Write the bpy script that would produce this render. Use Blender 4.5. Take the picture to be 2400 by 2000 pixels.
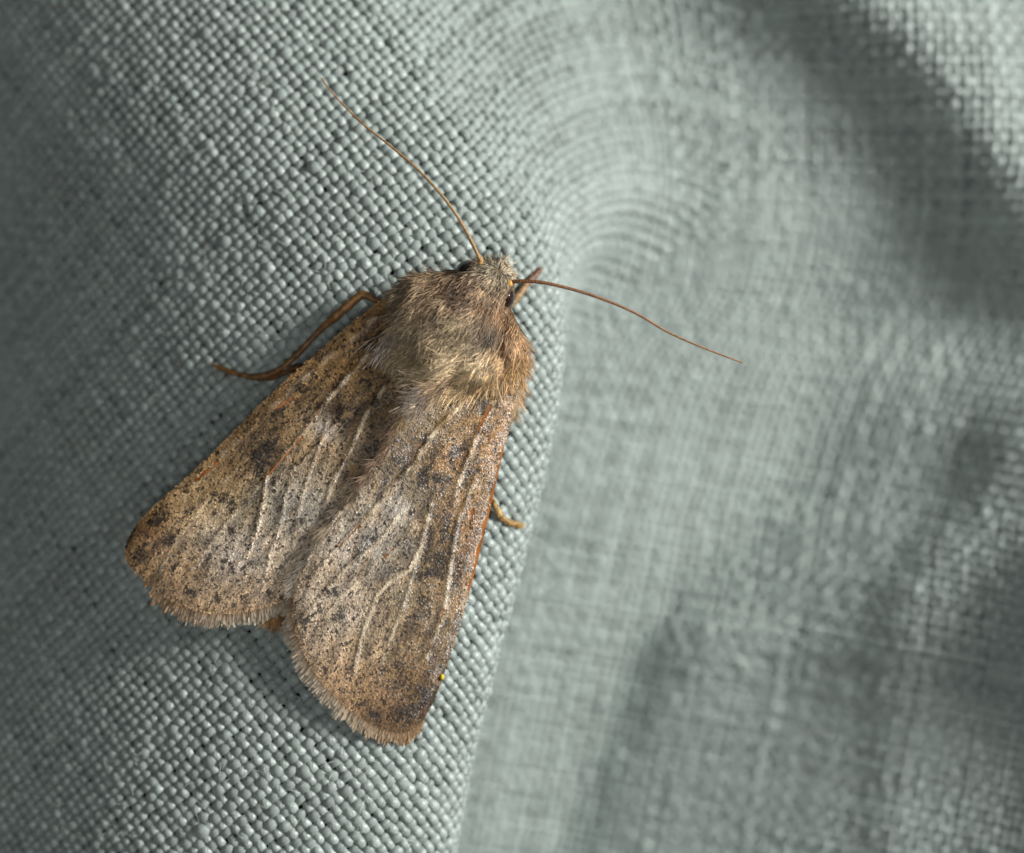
import bpy, math
import numpy as np

# ------------------------------------------------------------------ clear
for o in list(bpy.data.objects):
    bpy.data.objects.remove(o, do_unlink=True)
scene = bpy.context.scene
rng = np.random.default_rng(7)
MM = 0.001            # every shape below is written in millimetres
D = 150.0             # lens to focal plane
F = 2.2               # height of the focal plane
PXMM = 60.0           # photo pixels per millimetre in the focal plane

# ------------------------------------------------------------------ camera
cam_data = bpy.data.cameras.new('camera')
cam = bpy.data.objects.new('camera', cam_data)
scene.collection.objects.link(cam)
cam.location = (0, 0, (F + D) * MM)
cam_data.sensor_width = 36.0
cam_data.lens = 36.0 * D / 40.0
cam_data.clip_start = 0.005
cam_data.clip_end = 5.0
cam_data.dof.use_dof = True
cam_data.dof.focus_distance = D * MM
cam_data.dof.aperture_fstop = 22.0
scene.camera = cam

# ------------------------------------------------------------------ world + lamps
world = bpy.data.worlds.new('World')
scene.world = world
world.use_nodes = True
bg = world.node_tree.nodes['Background']
bg.inputs['Color'].default_value = (0.92, 0.98, 1.0, 1)
bg.inputs['Strength'].default_value = 0.055


def lamp(name, az, el, dist, size, watts, col):
    ld = bpy.data.lights.new(name, 'AREA')
    ld.shape = 'DISK'
    ld.size = size * MM
    ld.energy = watts
    ld.color = col
    o = bpy.data.objects.new(name, ld)
    scene.collection.objects.link(o)
    a, e = math.radians(az), math.radians(el)
    d = np.array([math.cos(e) * math.cos(a), math.cos(e) * math.sin(a), math.sin(e)])
    o.location = d * dist * MM
    from mathutils import Vector
    o.rotation_euler = Vector(-d).to_track_quat('-Z', 'Y').to_euler()
    return o


lamp('key_lamp', 19, 25, 260, 85, 1.42, (1.0, 0.97, 0.92))
lamp('added_fill_lamp', 235, 76, 230, 60, 0.14, (1.0, 0.97, 0.93))  # added fill near the lens, for even wing light and sheen; source unseen

vs = scene.view_settings
vs.view_transform = 'Standard'
vs.look = 'None'
vs.exposure = 0.0
vs.gamma = 1.0
vs.use_curve_mapping = False


# ------------------------------------------------------------------ helpers
def P(px, py, z):
    """photo pixel + height (mm) -> mm position"""
    px, py, z = np.broadcast_arrays(np.asarray(px, float), np.asarray(py, float), np.asarray(z, float))
    k = (D - (z - F)) / D
    return np.stack([(px - 1200) / PXMM * k, (1000 - py) / PXMM * k, z], -1)


def lin(c):
    c = np.asarray(c, float) / 255.0
    return np.where(c <= 0.04045, c / 12.92, ((c + 0.055) / 1.055) ** 2.4)


def norm(v):
    return v / np.maximum(np.linalg.norm(v, axis=-1, keepdims=True), 1e-12)


def hash2(i, j, seed):
    n = (i.astype(np.int64) * 374761393 + j.astype(np.int64) * 668265263 + seed * 1442695041) & 0x7fffffff
    n = ((n ^ (n >> 13)) * 1274126177) & 0x7fffffff
    return ((n ^ (n >> 16)) & 0xffff) / 65535.0


def noise2(x, y, seed=0):
    x, y = np.broadcast_arrays(np.asarray(x, float), np.asarray(y, float))
    xi, yi = np.floor(x), np.floor(y)
    fx, fy = x - xi, y - yi
    fx, fy = fx * fx * (3 - 2 * fx), fy * fy * (3 - 2 * fy)
    a, b = hash2(xi, yi, seed), hash2(xi + 1, yi, seed)
    c, d = hash2(xi, yi + 1, seed), hash2(xi + 1, yi + 1, seed)
    return (a + (b - a) * fx) * (1 - fy) + (c + (d - c) * fx) * fy


def fbm(x, y, seed=0, n=3):
    s, a, t = 0, 1.0, 0
    for k in range(n):
        s = s + a * noise2(x * 2 ** k, y * 2 ** k, seed + k * 17)
        t += a
        a *= 0.5
    return s / t


def curve(pts, t):
    """Catmull-Rom through pts, t in 0..1 by arc length"""
    pts = np.asarray(pts, float)
    p = np.vstack([2 * pts[0] - pts[1], pts, 2 * pts[-1] - pts[-2]])
    out = []
    for i in range(1, len(p) - 2):
        u = np.linspace(0, 1, 16, endpoint=False)[:, None]
        a, b, c, d = p[i - 1], p[i], p[i + 1], p[i + 2]
        out.append(0.5 * (2 * b + (c - a) * u + (2 * a - 5 * b + 4 * c - d) * u ** 2 + (3 * b - a - 3 * c + d) * u ** 3))
    out.append(pts[-1][None])
    q = np.vstack(out)
    L = np.concatenate([[0], np.cumsum(np.linalg.norm(np.diff(q, axis=0), axis=1))])
    L /= L[-1]
    return np.stack([np.interp(t, L, q[:, k]) for k in range(q.shape[1])], -1)


def mesh_obj(name, verts, faces, material, parent=None, colors=None, uv=None, smooth=True):
    """verts mm (N,3); faces (M,3|4) int array"""
    me = bpy.data.meshes.new(name)
    verts = np.ascontiguousarray(verts * MM, np.float32)
    faces = np.ascontiguousarray(faces, np.int32)
    m, k = faces.shape
    me.vertices.add(len(verts))
    me.vertices.foreach_set('co', verts.ravel())
    me.loops.add(m * k)
    me.loops.foreach_set('vertex_index', faces.ravel())
    me.polygons.add(m)
    me.polygons.foreach_set('loop_start', np.arange(0, m * k, k, dtype=np.int32))
    me.update(calc_edges=True)
    me.polygons.foreach_set('use_smooth', np.full(m, smooth))
    if colors is not None:
        at = me.attributes.new('tint', 'FLOAT_COLOR', 'POINT')
        c = np.ones((len(verts), 4), np.float32)
        c[:, :3] = colors
        at.data.foreach_set('color', c.ravel())
    if uv is not None:
        ul = me.uv_layers.new(name='UVMap')
        ul.data.foreach_set('uv', np.ascontiguousarray(uv[faces.ravel()], np.float32).ravel())
    me.materials.append(material)
    o = bpy.data.objects.new(name, me)
    scene.collection.objects.link(o)
    if parent is not None:
        o.parent = parent
    return o


def empty(name, loc=(0, 0, 0)):
    o = bpy.data.objects.new(name, None)
    o.empty_display_size = 0.002
    scene.collection.objects.link(o)
    return o


def tubes(pts, rad, cols, sides=3, cap=False):
    """pts (N,K,3), rad (N,K), cols (N,K,3) -> verts, faces, colours"""
    N, K, _ = pts.shape
    tan = norm(np.gradient(pts, axis=1))
    ref = np.zeros_like(tan); ref[..., 2] = 1
    flat = np.abs(tan[..., 2:3]) > 0.95
    ref = np.where(flat, np.array([1.0, 0, 0]), ref)
    n1 = norm(np.cross(tan, ref)); n2 = np.cross(n1, tan)
    ang = np.arange(sides) * 2 * np.pi / sides
    off = n1[:, :, None] * np.cos(ang)[:, None] + n2[:, :, None] * np.sin(ang)[:, None]
    v = pts[:, :, None] + off * rad[:, :, None, None]
    c = np.broadcast_to(cols[:, :, None], v.shape)
    idx = np.arange(N * K * sides).reshape(N, K, sides)
    a = idx[:, :-1]; b = idx[:, 1:]
    f = np.stack([a, np.roll(a, -1, 2), np.roll(b, -1, 2), b], -1).reshape(-1, 4)
    return v.reshape(-1, 3), f, c.reshape(-1, 3)


def seg_dist(px, py, poly):
    """distance (px) from points to a polyline"""
    best = np.full(np.shape(px), 1e9)
    poly = np.asarray(poly, float)
    for a, b in zip(poly[:-1], poly[1:]):
        d = b - a
        t = np.clip(((px - a[0]) * d[0] + (py - a[1]) * d[1]) / (d @ d + 1e-9), 0, 1)
        best = np.minimum(best, np.hypot(px - a[0] - t * d[0], py - a[1] - t * d[1]))
    return best


def idw(px, py, guides, power=2.6):
    """guides rows: x, y, values...  inverse distance blend"""
    g = np.asarray(guides, float)
    w = 1.0 / ((np.hypot(px[:, None] - g[:, 0], py[:, None] - g[:, 1]) + 12.0) ** power)
    w /= w.sum(1, keepdims=True)
    return w @ g[:, 2:]


# ------------------------------------------------------------------ materials
def new_mat(name):
    m = bpy.data.materials.new(name)
    m.use_nodes = True
    return m, m.node_tree.nodes, m.node_tree.links, m.node_tree.nodes['Principled BSDF']


def tint_mat(name, rough=0.5, spec=0.5, sheen=0.0, noise_scale=0, noise_amt=0.0, trans=0.0):
    m, N, L, b = new_mat(name)
    at = N.new('ShaderNodeAttribute'); at.attribute_name = 'tint'
    out = at.outputs['Color']
    if noise_scale:
        tc = N.new('ShaderNodeTexCoord')
        nz = N.new('ShaderNodeTexNoise'); nz.inputs['Scale'].default_value = noise_scale
        nz.inputs['Detail'].default_value = 3
        mr = N.new('ShaderNodeMapRange')
        mr.inputs['From Min'].default_value = 0.3; mr.inputs['From Max'].default_value = 0.7
        mr.inputs['To Min'].default_value = 1 - noise_amt; mr.inputs['To Max'].default_value = 1 + noise_amt
        mx = N.new('ShaderNodeMix'); mx.data_type = 'RGBA'; mx.blend_type = 'MULTIPLY'
        mx.inputs['Factor'].default_value = 1
        L.new(tc.outputs['Object'], nz.inputs['Vector'])
        L.new(nz.outputs['Fac'], mr.inputs['Value'])
        L.new(out, mx.inputs[6]); L.new(mr.outputs['Result'], mx.inputs[7])
        out = mx.outputs[2]
    L.new(out, b.inputs['Base Color'])
    b.inputs['Roughness'].default_value = rough
    b.inputs['Specular IOR Level'].default_value = spec
    b.inputs['Sheen Weight'].default_value = sheen
    return m


def thread_mat(name, col, rough):
    m, N, L, b = new_mat(name)
    uv = N.new('ShaderNodeUVMap'); uv.uv_map = 'UVMap'
    # fibres: long thin streaks twisted round the yarn
    sep = N.new('ShaderNodeSeparateXYZ'); L.new(uv.outputs['UV'], sep.inputs[0])
    ma = N.new('ShaderNodeMath'); ma.operation = 'MULTIPLY_ADD'
    L.new(sep.outputs['X'], ma.inputs[0]); ma.inputs[1].default_value = 0.9
    L.new(sep.outputs['Y'], ma.inputs[2])
    oi = N.new('ShaderNodeObjectInfo')
    mu = N.new('ShaderNodeMath'); mu.operation = 'MULTIPLY'; mu.inputs[1].default_value = 97
    L.new(oi.outputs['Random'], mu.inputs[0])
    mx = N.new('ShaderNodeMath'); mx.operation = 'MULTIPLY'; mx.inputs[1].default_value = 2.0
    L.new(sep.outputs['X'], mx.inputs[0])
    my = N.new('ShaderNodeMath'); my.operation = 'MULTIPLY'; my.inputs[1].default_value = 11.0
    L.new(ma.outputs[0], my.inputs[0])
    cb = N.new('ShaderNodeCombineXYZ')
    L.new(mx.outputs[0], cb.inputs[0]); L.new(my.outputs[0], cb.inputs[1]); L.new(mu.outputs[0], cb.inputs[2])
    nz = N.new('ShaderNodeTexNoise'); nz.inputs['Scale'].default_value = 1.0; nz.inputs['Detail'].default_value = 2
    L.new(cb.outputs[0], nz.inputs['Vector'])
    bp = N.new('ShaderNodeBump'); bp.inputs['Strength'].default_value = 1.0
    bp.inputs['Distance'].default_value = 0.00004
    L.new(nz.outputs['Fac'], bp.inputs['Height'])
    L.new(bp.outputs['Normal'], b.inputs['Normal'])
    # gentle value change along and between yarns
    add = N.new('ShaderNodeMath'); add.operation = 'ADD'
    L.new(nz.outputs['Fac'], add.inputs[0]); L.new(oi.outputs['Random'], add.inputs[1])
    mr = N.new('ShaderNodeMapRange')
    mr.inputs['From Min'].default_value = 0.3; mr.inputs['From Max'].default_value = 1.7
    mr.inputs['To Min'].default_value = 0.74; mr.inputs['To Max'].default_value = 1.22
    L.new(add.outputs[0], mr.inputs['Value'])
    mix = N.new('ShaderNodeMix'); mix.data_type = 'RGBA'; mix.blend_type = 'MULTIPLY'
    mix.inputs['Factor'].default_value = 1
    mix.inputs[6].default_value = (*col, 1)
    L.new(mr.outputs['Result'], mix.inputs[7])
    L.new(mix.outputs[2], b.inputs['Base Color'])
    b.inputs['Roughness'].default_value = rough
    b.inputs['Specular IOR Level'].default_value = 0.55
    b.inputs['Sheen Weight'].default_value = 0.15
    return m


M_WARP = thread_mat('linen yarn warp', (0.258, 0.310, 0.297), 0.42)
M_WEFT = thread_mat('linen yarn weft', (0.270, 0.324, 0.310), 0.40)
M_SHADE_BACKING = new_mat('shade_backing')[0]  # near-black added sheet, shade between the yarns put into its colour
nt = M_SHADE_BACKING.node_tree
nzl = nt.nodes.new('ShaderNodeTexNoise'); nzl.inputs['Scale'].default_value = 900
rmp = nt.nodes.new('ShaderNodeValToRGB')
rmp.color_ramp.elements[0].color = (0.018, 0.02, 0.019, 1)
rmp.color_ramp.elements[1].color = (0.03, 0.034, 0.032, 1)
nt.links.new(nzl.outputs['Fac'], rmp.inputs[0])
nt.links.new(rmp.outputs[0], nt.nodes['Principled BSDF'].inputs['Base Color'])
nt.nodes['Principled BSDF'].inputs['Roughness'].default_value = 0.9
M_FIBRE = tint_mat('loose fibre', 0.45, 0.5)
M_SCALE = tint_mat('wing scale', 0.40, 0.55, sheen=0.0)
M_MEMBRANE = tint_mat('wing membrane', 0.33, 0.5, noise_scale=2500, noise_amt=0.3)
M_FRINGE = tint_mat('fringe scale', 0.45, 0.4)
M_FUR = tint_mat('moth hair', 0.5, 0.35)
M_BODY = tint_mat('body cuticle', 0.7, 0.2, noise_scale=3000, noise_amt=0.4)
M_LEG = tint_mat('leg cuticle', 0.45, 0.4, noise_scale=6000, noise_amt=0.45)
M_ANT = tint_mat('antenna cuticle', 0.42, 0.45, noise_scale=9000, noise_amt=0.4)
M_EYE = tint_mat('compound eye', 0.16, 0.5, noise_scale=20000, noise_amt=0.3)
M_POLLEN = tint_mat('pollen', 0.5, 0.4, noise_scale=20000, noise_amt=0.2)

# ------------------------------------------------------------------ the cloth surface (folds)
DS, DT = 0.08, 0.22
TS = np.arange(-25.6, 25.6 + DT, DT)          # rows (y, mm)
PY = 1000 - TS * PXMM


def tab(pairs, x=None):
    a = np.array(pairs, float)
    a = a[np.argsort(a[:, 0])]
    y = np.interp(PY if x is None else x, a[:, 0], a[:, 1])
    if x is None:                                # smooth along the rows
        k = np.hanning(31); k /= k.sum()
        y = np.convolve(np.pad(y, 15, mode='edge'), k, 'valid')
    return y


# photo pixel where the fold turns over, per photo row
XSIL = (tab([(-300, 1000), (0, 1065), (200, 1150), (400, 1260), (550, 1332), (700, 1350), (820, 1348), (1000, 1322),
             (1200, 1278), (1400, 1222), (1600, 1172), (1800, 1120), (2000, 1085), (2300, 1040)]) - 1200) / PXMM
THMAX = np.radians(tab([(-300, 34), (0, 37), (300, 43), (500, 57), (620, 78), (760, 92), (900, 97), (1200, 99), (2300, 99)]))
SOFT = tab([(-300, 3.2), (0, 3.0), (350, 2.4), (600, 1.4), (800, 1.0), (2300, 1.0)])      # breadth of the turn
ZV = tab([(-300, -10.8), (0, -11.0), (300, -11.2), (600, -10.9), (900, -10.4), (1300, -10.6), (2300, -11)])
ZA = tab([(-300, -3.4), (0, -2.5), (400, -1.0), (800, 0.0), (1200, 0.15), (1600, 0.2), (2000, 0.1), (2300, -0.2)])
XV = tab([(-300, 1700), (0, 1780), (300, 1860), (600, 1930), (850, 1900), (1000, 1875), (1150, 1800), (1300, 1640), (1400, 1520), (1550, 1465), (1700, 1420), (1900, 1350), (2000, 1310), (2300, 1230)])
XB = tab([(-300, 1700), (0, 1975), (200, 2140), (500, 2335), (850, 2430), (1200, 2440), (1800, 2420), (2300, 2400)])
X0 = XSIL - 11.0                                   # anchor column


def th_left(d):
    dd = np.array([-32, -24, -20, -16, -12, -9, -6, -3.5, -1.6, 0.0])
    th = np.array([-42, -39, -34, -27, -16, -8, -1, 9, 27, 50.0])
    return np.radians(np.interp(d, dd, th))


def gauss(x, c, w):
    return np.exp(-((x - c) / w) ** 2)


def th_right(x):
    """slope of the lower cloth (radians) at column x (mm, one per row)"""
    px = 1200 + x * PXMM / 1.085
    sg = 1 / (1 + np.exp(-(px - XV) / (38.0 + 105 * np.clip((700 - PY) / 400, 0, 1))))
    hi_ = np.interp(PY, [300, 750], [6, 15])
    th = hi_ - np.interp(PY, [300, 700, 1000, 1300, 1600], [10, 21, 36, 36, 29]) * sg
    bw = np.interp(PY, [0, 450, 800], [250, 210, 95])
    bw = np.where(px < XB - 10, bw, 0.45 * bw)
    th += -np.interp(PY, [0, 500, 1000], [33, 31, 14]) * gauss(px, XB - 10, bw)
    th += 26 / (1 + np.exp(-(px - XB - 85) / 26.0)) * np.clip((900 - PY) / 500, 0, 1)
    th += -11 / (1 + np.exp(-(px - 2120) / 70.0)) * np.clip((PY - 1000) / 300, 0, 1)
    low = np.clip((PY - 1430) / 130, 0, 1)
    th += -24 * gauss(px, XV + 58, np.interp(PY, [1500, 1900], [62, 42])) * low
    th += 9 * gauss(px, XV + 260, 130) * low
    # patch fold on the right
    c2 = np.interp(PY, [1000, 1150, 1280, 1400, 1650, 2000], [2300, 2245, 2140, 2045, 2015, 2000])
    w2 = np.clip((PY - 880) / 160, 0, 1)
    th += (-20 * gauss(px, c2, 50) + 9 * gauss(px, c2 + 125, 70)) * w2
    # shallow upright ripples
    rip = 3.5 * np.clip((PY - 700) / 300, 0, 1)
    th += rip * (noise2(px / 75.0, PY / 420.0, 5) - 0.5) * 2
    th += 5 * (noise2(px / 150.0, PY / 300.0, 9) - 0.5) * 2
    return np.radians(th)


def march():
    # to the left of the anchor
    nL = int(27 / DS)
    xs, zs = [X0.copy()], [ZA.copy()]
    x, z = X0.copy(), ZA.copy()
    for i in range(nL):
        th = th_left(x - XSIL)
        x = x - np.cos(th) * DS
        z = z + np.sin(th) * DS
        xs.append(x); zs.append(z)
    xs, zs = xs[::-1], zs[::-1]
    # to the right: plateau, turn, drop, valley
    x, z = X0.copy(), ZA.copy()
    th = th_left(x - XSIL)
    ph = np.zeros(len(TS), int)
    sa = np.zeros(len(TS)); sb = np.zeros(len(TS)); xa = x * 0; xb = x * 0
    for i in range(int(62 / DS)):
        d = x - XSIL
        t1 = np.minimum(th_left(d), THMAX)
        go = (ph == 0) & (d > -SOFT)
        ph[go] = 1
        sa[go] = i * DS; xa[go] = x[go]
        t2 = np.minimum(th + DS / (SOFT * 1.25), THMAX)
        go = (ph == 1) & (z < ZV + 2.2)
        ph[go] = 2
        sb[go] = i * DS; xb[go] = x[go]
        tgt = th_right(x)
        t3 = th + (tgt - th) * DS / 0.9
        th = np.where(ph == 0, np.maximum(t1, th - 0.02), np.where(ph == 1, t2, t3))
        x = x + np.cos(th) * DS
        z = z - np.sin(th) * DS
        xs.append(x); zs.append(z)
    return np.array(xs).T, np.array(zs).T, -nL * DS, sa + SOFT, sb + 1.4, xa + SOFT * 0.6, xb + 0.8


GX, GZ, S0, SA, SBV, XA, XBV = march()                    # (rows, columns)
kk = np.hanning(13); kk /= kk.sum()
for A in (GX, GZ):                      # even out row to row
    pad = np.pad(A, ((6, 6), (0, 0)), mode='edge')
    A[:] = sum(kk[i] * pad[i:i + len(TS)] for i in range(13))
SS = S0 + np.arange(GX.shape[1]) * DS
GZ += 0.35 * (fbm(SS[None] / 6.0, TS[:, None] / 6.0, 3) - 0.5)
GP = np.stack([GX, np.broadcast_to(TS[:, None], GX.shape), GZ], -1)
du = np.gradient(GP, axis=1); dv = np.gradient(GP, axis=0)
GN = norm(np.cross(du, dv))
GU = norm(du)


def sample(G, s, t):
    i = np.clip((s - SS[0]) / DS, 0, len(SS) - 1.001)
    j = np.clip((t - TS[0]) / DT, 0, len(TS) - 1.001)
    i0, j0 = i.astype(int), j.astype(int)
    fi, fj = (i - i0)[..., None], (j - j0)[..., None]
    return (G[j0, i0] * (1 - fi) + G[j0, i0 + 1] * fi) * (1 - fj) + (G[j0 + 1, i0] * (1 - fi) + G[j0 + 1, i0 + 1] * fi) * fj


def cloth_z(px, py):
    """height of the upper cloth under a photo pixel"""
    px = np.atleast_1d(np.asarray(px, float)); py = np.atleast_1d(np.asarray(py, float))
    out = np.zeros(px.shape)
    for n in range(px.size):
        z = 0.0
        for it in range(3):
            p = P(px.flat[n], py.flat[n], z)
            r = int(np.clip(round((p[1] - TS[0]) / DT), 0, len(TS) - 1))
            row = GX[r]
            c = int(np.argmax(row >= p[0])) if (row >= p[0]).any() else len(row) - 1
            z = GZ[r, c]
        out.flat[n] = z
    return out


# ------------------------------------------------------------------ woven yarns
cloth = empty('linen_cloth')
cloth['kind'] = 'structure'
cloth['label'] = 'pale grey green woven linen cloth lying in soft folds'

PITCH = 0.392
AMP = 0.112
SIDES = 6
SMAX, TMAX, SMIN, TMIN = SS[-1], TS[-1], SS[0], TS[0]
STEP = PITCH / 4.0
BIAS = math.radians(45 - 6)            # the cloth lies on the bias
CB, SB = math.cos(BIAS), math.sin(BIAS)
# the fold opens below a point and turns the weave of the lower cloth like a cone
k31 = np.hanning(15); k31 /= k31.sum()
smo = lambda q: np.convolve(np.pad(q, 7, mode='edge'), k31, 'valid')
SA, SBV = smo(SA), smo(SBV)
QA = SA + X0
QB = QA + smo(np.maximum(XBV - XA, 1.5))
WT = np.clip((TS - 4) / 16, 0, 1)      # above the opening the weave turns more slowly
QB = QB + WT * 5.0
SBV = SBV + WT * 5.0
PIV = (2.5, 15.0)


def drape(m, n):
    """flat cloth coordinates -> (s, t) on the folded sheet"""
    dm, dn = m - PIV[0], n - PIV[1]

    def turn(al):
        c, s_ = np.cos(al), -np.sin(al)
        x, t = PIV[0] + dm * c - dn * s_, PIV[1] + dm * s_ + dn * c
        return x, t
    lo, hi = np.zeros(m.shape), np.full(m.shape, math.radians(52))
    for _ in range(22):
        mid = (lo + hi) / 2
        x, t = turn(mid)
        qa, qb = np.interp(t, TS, QA), np.interp(t, TS, QB)
        w = np.clip((x - qa) / (qb - qa), 0, 1)
        want = np.radians(np.interp(t, [-21, -4, 4, 21], [49, 48, 44, 36])) * w
        up = want > mid
        lo = np.where(up, mid, lo); hi = np.where(up, hi, mid)
    x, t = turn((lo + hi) / 2 * (hi > 1e-5))
    qa, qb = np.interp(t, TS, QA), np.interp(t, TS, QB)
    sa, sb = np.interp(t, TS, SA), np.interp(t, TS, SBV)
    f = np.clip((x - qa) / (qb - qa), 0, 1)
    s = np.where(x < qa, x - np.interp(t, TS, X0), np.where(x < qb, sa + f * (sb - sa), sb + x - qb))
    return s, t


def yarn(fam, k):
    c = k * PITCH
    per = rng.normal(0, 0.028)
    a = np.arange(-90, 90, STEP)
    kk_ = np.full(a.shape, float(k))
    wob = 0.10 * (noise2(a / 2.3, kk_ * 3.7, 40 + fam) - 0.5) + 0.09 * (noise2(a / 0.7, kk_ * 5.1, 50 + fam) - 0.5)
    cc = c + per + wob
    if fam == 0:                        # leans / in the picture
        m, n_ = a * CB + cc * SB, a * SB - cc * CB
    else:                               # leans \\
        m, n_ = cc * CB + a * SB, cc * SB - a * CB
    s, t = drape(m, n_)
    ok = (s > SMIN + 0.1) & (s < SMAX - 0.1) & (t > TMIN + 0.05) & (t < TMAX - 0.05)
    p = sample(GP, s, t)
    ok &= (np.abs(p[:, 0]) < 30.5) & (np.abs(p[:, 1]) < 25.4)
    if ok.sum() < 12:
        return None
    i0, i1 = np.argmax(ok), len(ok) - np.argmax(ok[::-1])
    a, s, t, p, ok = a[i0:i1], s[i0:i1], t[i0:i1], p[i0:i1], ok[i0:i1]
    kk_ = kk_[i0:i1]
    n = norm(sample(GN, s, t))
    ph = np.cos(np.pi * a / PITCH + np.pi * k) * (1 if fam == 0 else -1)
    thick = math.exp(rng.normal(0, 0.07))
    slub = 1 + 1.0 * np.clip(noise2(a / 0.62, kk_ * 7.3, 60 + fam) - 0.62, 0, 1) \
        + 0.9 * np.clip(noise2(a / 2.2, kk_ * 9.1, 70 + fam) - 0.68, 0, 1) \
        + 1.6 * np.clip(noise2(a / 0.45, kk_ * 6.1, 75 + fam) - 0.86, 0, 1) \
        + 0.30 * (noise2(a / 0.33, kk_ * 2.9, 80 + fam) - 0.5)
    amp = AMP * (1.0 if fam == 0 else 0.95)
    h = amp * ph + 0.06 * (noise2(a / 0.5, kk_ * 4.7, 90 + fam) - 0.5)
    ctr = p + n * h[:, None]
    tan = norm(np.gradient(ctr, axis=0))
    side = norm(np.cross(tan, n)); up = np.cross(side, tan)
    wr = (0.203 if fam == 0 else 0.203) * thick * slub * (0.90 + 0.10 * ph)
    hr = (0.132 if fam == 0 else 0.122) * thick * slub
    ang = np.arange(SIDES) * 2 * np.pi / SIDES + np.pi / 2
    lump = 1 + 0.26 * (noise2(a[:, None] / 0.16 + k, np.arange(SIDES)[None] * 1.3 + a[:, None] * 2.2, 95 + fam) - 0.5)
    v = ctr[:, None] + side[:, None] * (np.cos(ang) * wr[:, None] * lump)[..., None] \
        + up[:, None] * (np.sin(ang) * hr[:, None] * lump)[..., None]
    K = len(a)
    uv = np.stack(np.broadcast_arrays(a[:, None] + k * 1.7, np.arange(SIDES) / SIDES), -1).reshape(-1, 2)
    idx = np.arange(K * SIDES).reshape(K, SIDES)
    both = ok[:-1] & ok[1:]
    A, B = idx[:-1][both], idx[1:][both]
    f = np.stack([A, B, np.roll(B, -1, 1), np.roll(A, -1, 1)], -1).reshape(-1, 4)
    return mesh_obj('warp_thread' if fam == 0 else 'weft_thread', v.reshape(-1, 3), f,
                    M_WARP if fam == 0 else M_WEFT, cloth, uv=uv)


nthreads = [0, 0]
for fam in (0, 1):
    for k in range(-215, 216):
        o = yarn(fam, k)
        if o is not None:
            nthreads[fam] += 1
print('threads', nthreads)

# added dark sheet just below the yarns, its colour standing in for gap shade
st = 4
g = (GP - GN * 0.42)[::3, ::st]
gj, gi = g.shape[:2]
idx = np.arange(gj * gi).reshape(gj, gi)
f = np.stack([idx[:-1, :-1], idx[:-1, 1:], idx[1:, 1:], idx[1:, :-1]], -1).reshape(-1, 4)
mesh_obj('shade_backing', g.reshape(-1, 3), f, M_SHADE_BACKING, cloth)

# loose fibres standing off the yarns
nf = 900
s = rng.uniform(-16, 11, nf); t = rng.uniform(-17, 17, nf)
ang = rng.uniform(0, 2 * np.pi, nf)
K = 6
L = rng.uniform(0.2, 1.0, nf)
bend = rng.normal(0, 1.2, nf)
pts = np.zeros((nf, K, 3))
cs, ct, ca = s.copy(), t.copy(), ang.copy()
for k in range(K):
    base = sample(GP, cs, ct); nn = sample(GN, cs, ct)
    pts[:, k] = base + nn * (0.16 + 0.16 * math.sin(k / (K - 1) * math.pi))
    cs = cs + np.cos(ca) * L / K; ct = ct + np.sin(ca) * L / K; ca = ca + bend / K
rad = np.full((nf, K), 0.008); rad[:, 0] = rad[:, -1] = 0.004
v, f, c = tubes(pts, rad, np.broadcast_to(np.array([0.62, 0.66, 0.63]), pts.shape), 3)
o = mesh_obj('loose_fibre', v, f, M_FIBRE, cloth, c)
o['kind'] = 'stuff'

# ------------------------------------------------------------------ the moth
moth = empty('moth')
moth['label'] = 'mottled brown furry moth with folded speckled wings resting on the linen fold'
moth['category'] = 'moth'

# ---- body: one continuous lofted mesh, head > thorax > abdomen
AX = np.array([  # px, py, half width, half height (mm), centre height
    (1176, 610, 0.10, 0.10, 1.9), (1172, 620, 0.55, 0.55, 1.9), (1160, 645, 0.92, 0.85, 2.0), (1143, 668, 1.02, 0.95, 2.0),
    (1122, 692, 1.25, 1.05, 2.0), (1100, 720, 1.75, 1.25, 2.0), (1075, 755, 2.10, 1.55, 1.95), (1045, 800, 2.15, 1.65, 1.9),
    (1010, 850, 1.85, 1.75, 1.6), (975, 905, 1.45, 1.3, 1.4), (920, 990, 1.35, 1.1, 1.25), (840, 1120, 1.30, 1.0, 1.15),
    (760, 1250, 1.10, 0.85, 1.05), (690, 1370, 0.75, 0.6, 1.0), (655, 1432, 0.35, 0.3, 0.95), (648, 1446, 0.05, 0.05, 0.95)])
tt = np.linspace(0, 1, 64)
ax = curve(AX, tt)
axp = P(ax[:, 0], ax[:, 1], ax[:, 4])
fw = norm(np.gradient(axp[:, :2], axis=0))
lat = np.stack([-fw[:, 1], fw[:, 0], np.zeros(len(fw))], -1)
an = np.linspace(0, 2 * np.pi, 28, endpoint=False)
bv = axp[:, None] + lat[:, None] * np.cos(an)[None, :, None] * ax[:, 2][:, None, None] \
    + np.array([0, 0, 1.0]) * np.sin(an)[None, :, None] * ax[:, 3][:, None, None]
idx = np.arange(64 * 28).reshape(64, 28)
f = np.stack([idx[:-1], np.roll(idx[:-1], -1, 1), np.roll(idx[1:], -1, 1), idx[1:]], -1).reshape(-1, 4)
bc = np.broadcast_to(lin((92, 72, 50)), (64 * 28, 3))
body = mesh_obj('body', bv.reshape(-1, 3), f, M_BODY, moth, bc)


def body_z(x, y):
    """top of the body at mm x, y (nan outside)"""
    d = np.hypot(x[:, None] - axp[:, 0], y[:, None] - axp[:, 1])
    j = d.argmin(1)
    off = np.abs((x - axp[j, 0]) * lat[j, 0] + (y - axp[j, 1]) * lat[j, 1]) / ax[j, 2]
    return ax[j, 4] + ax[j, 3] * np.sqrt(np.clip(1 - off ** 2, 0, 1)), off


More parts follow.
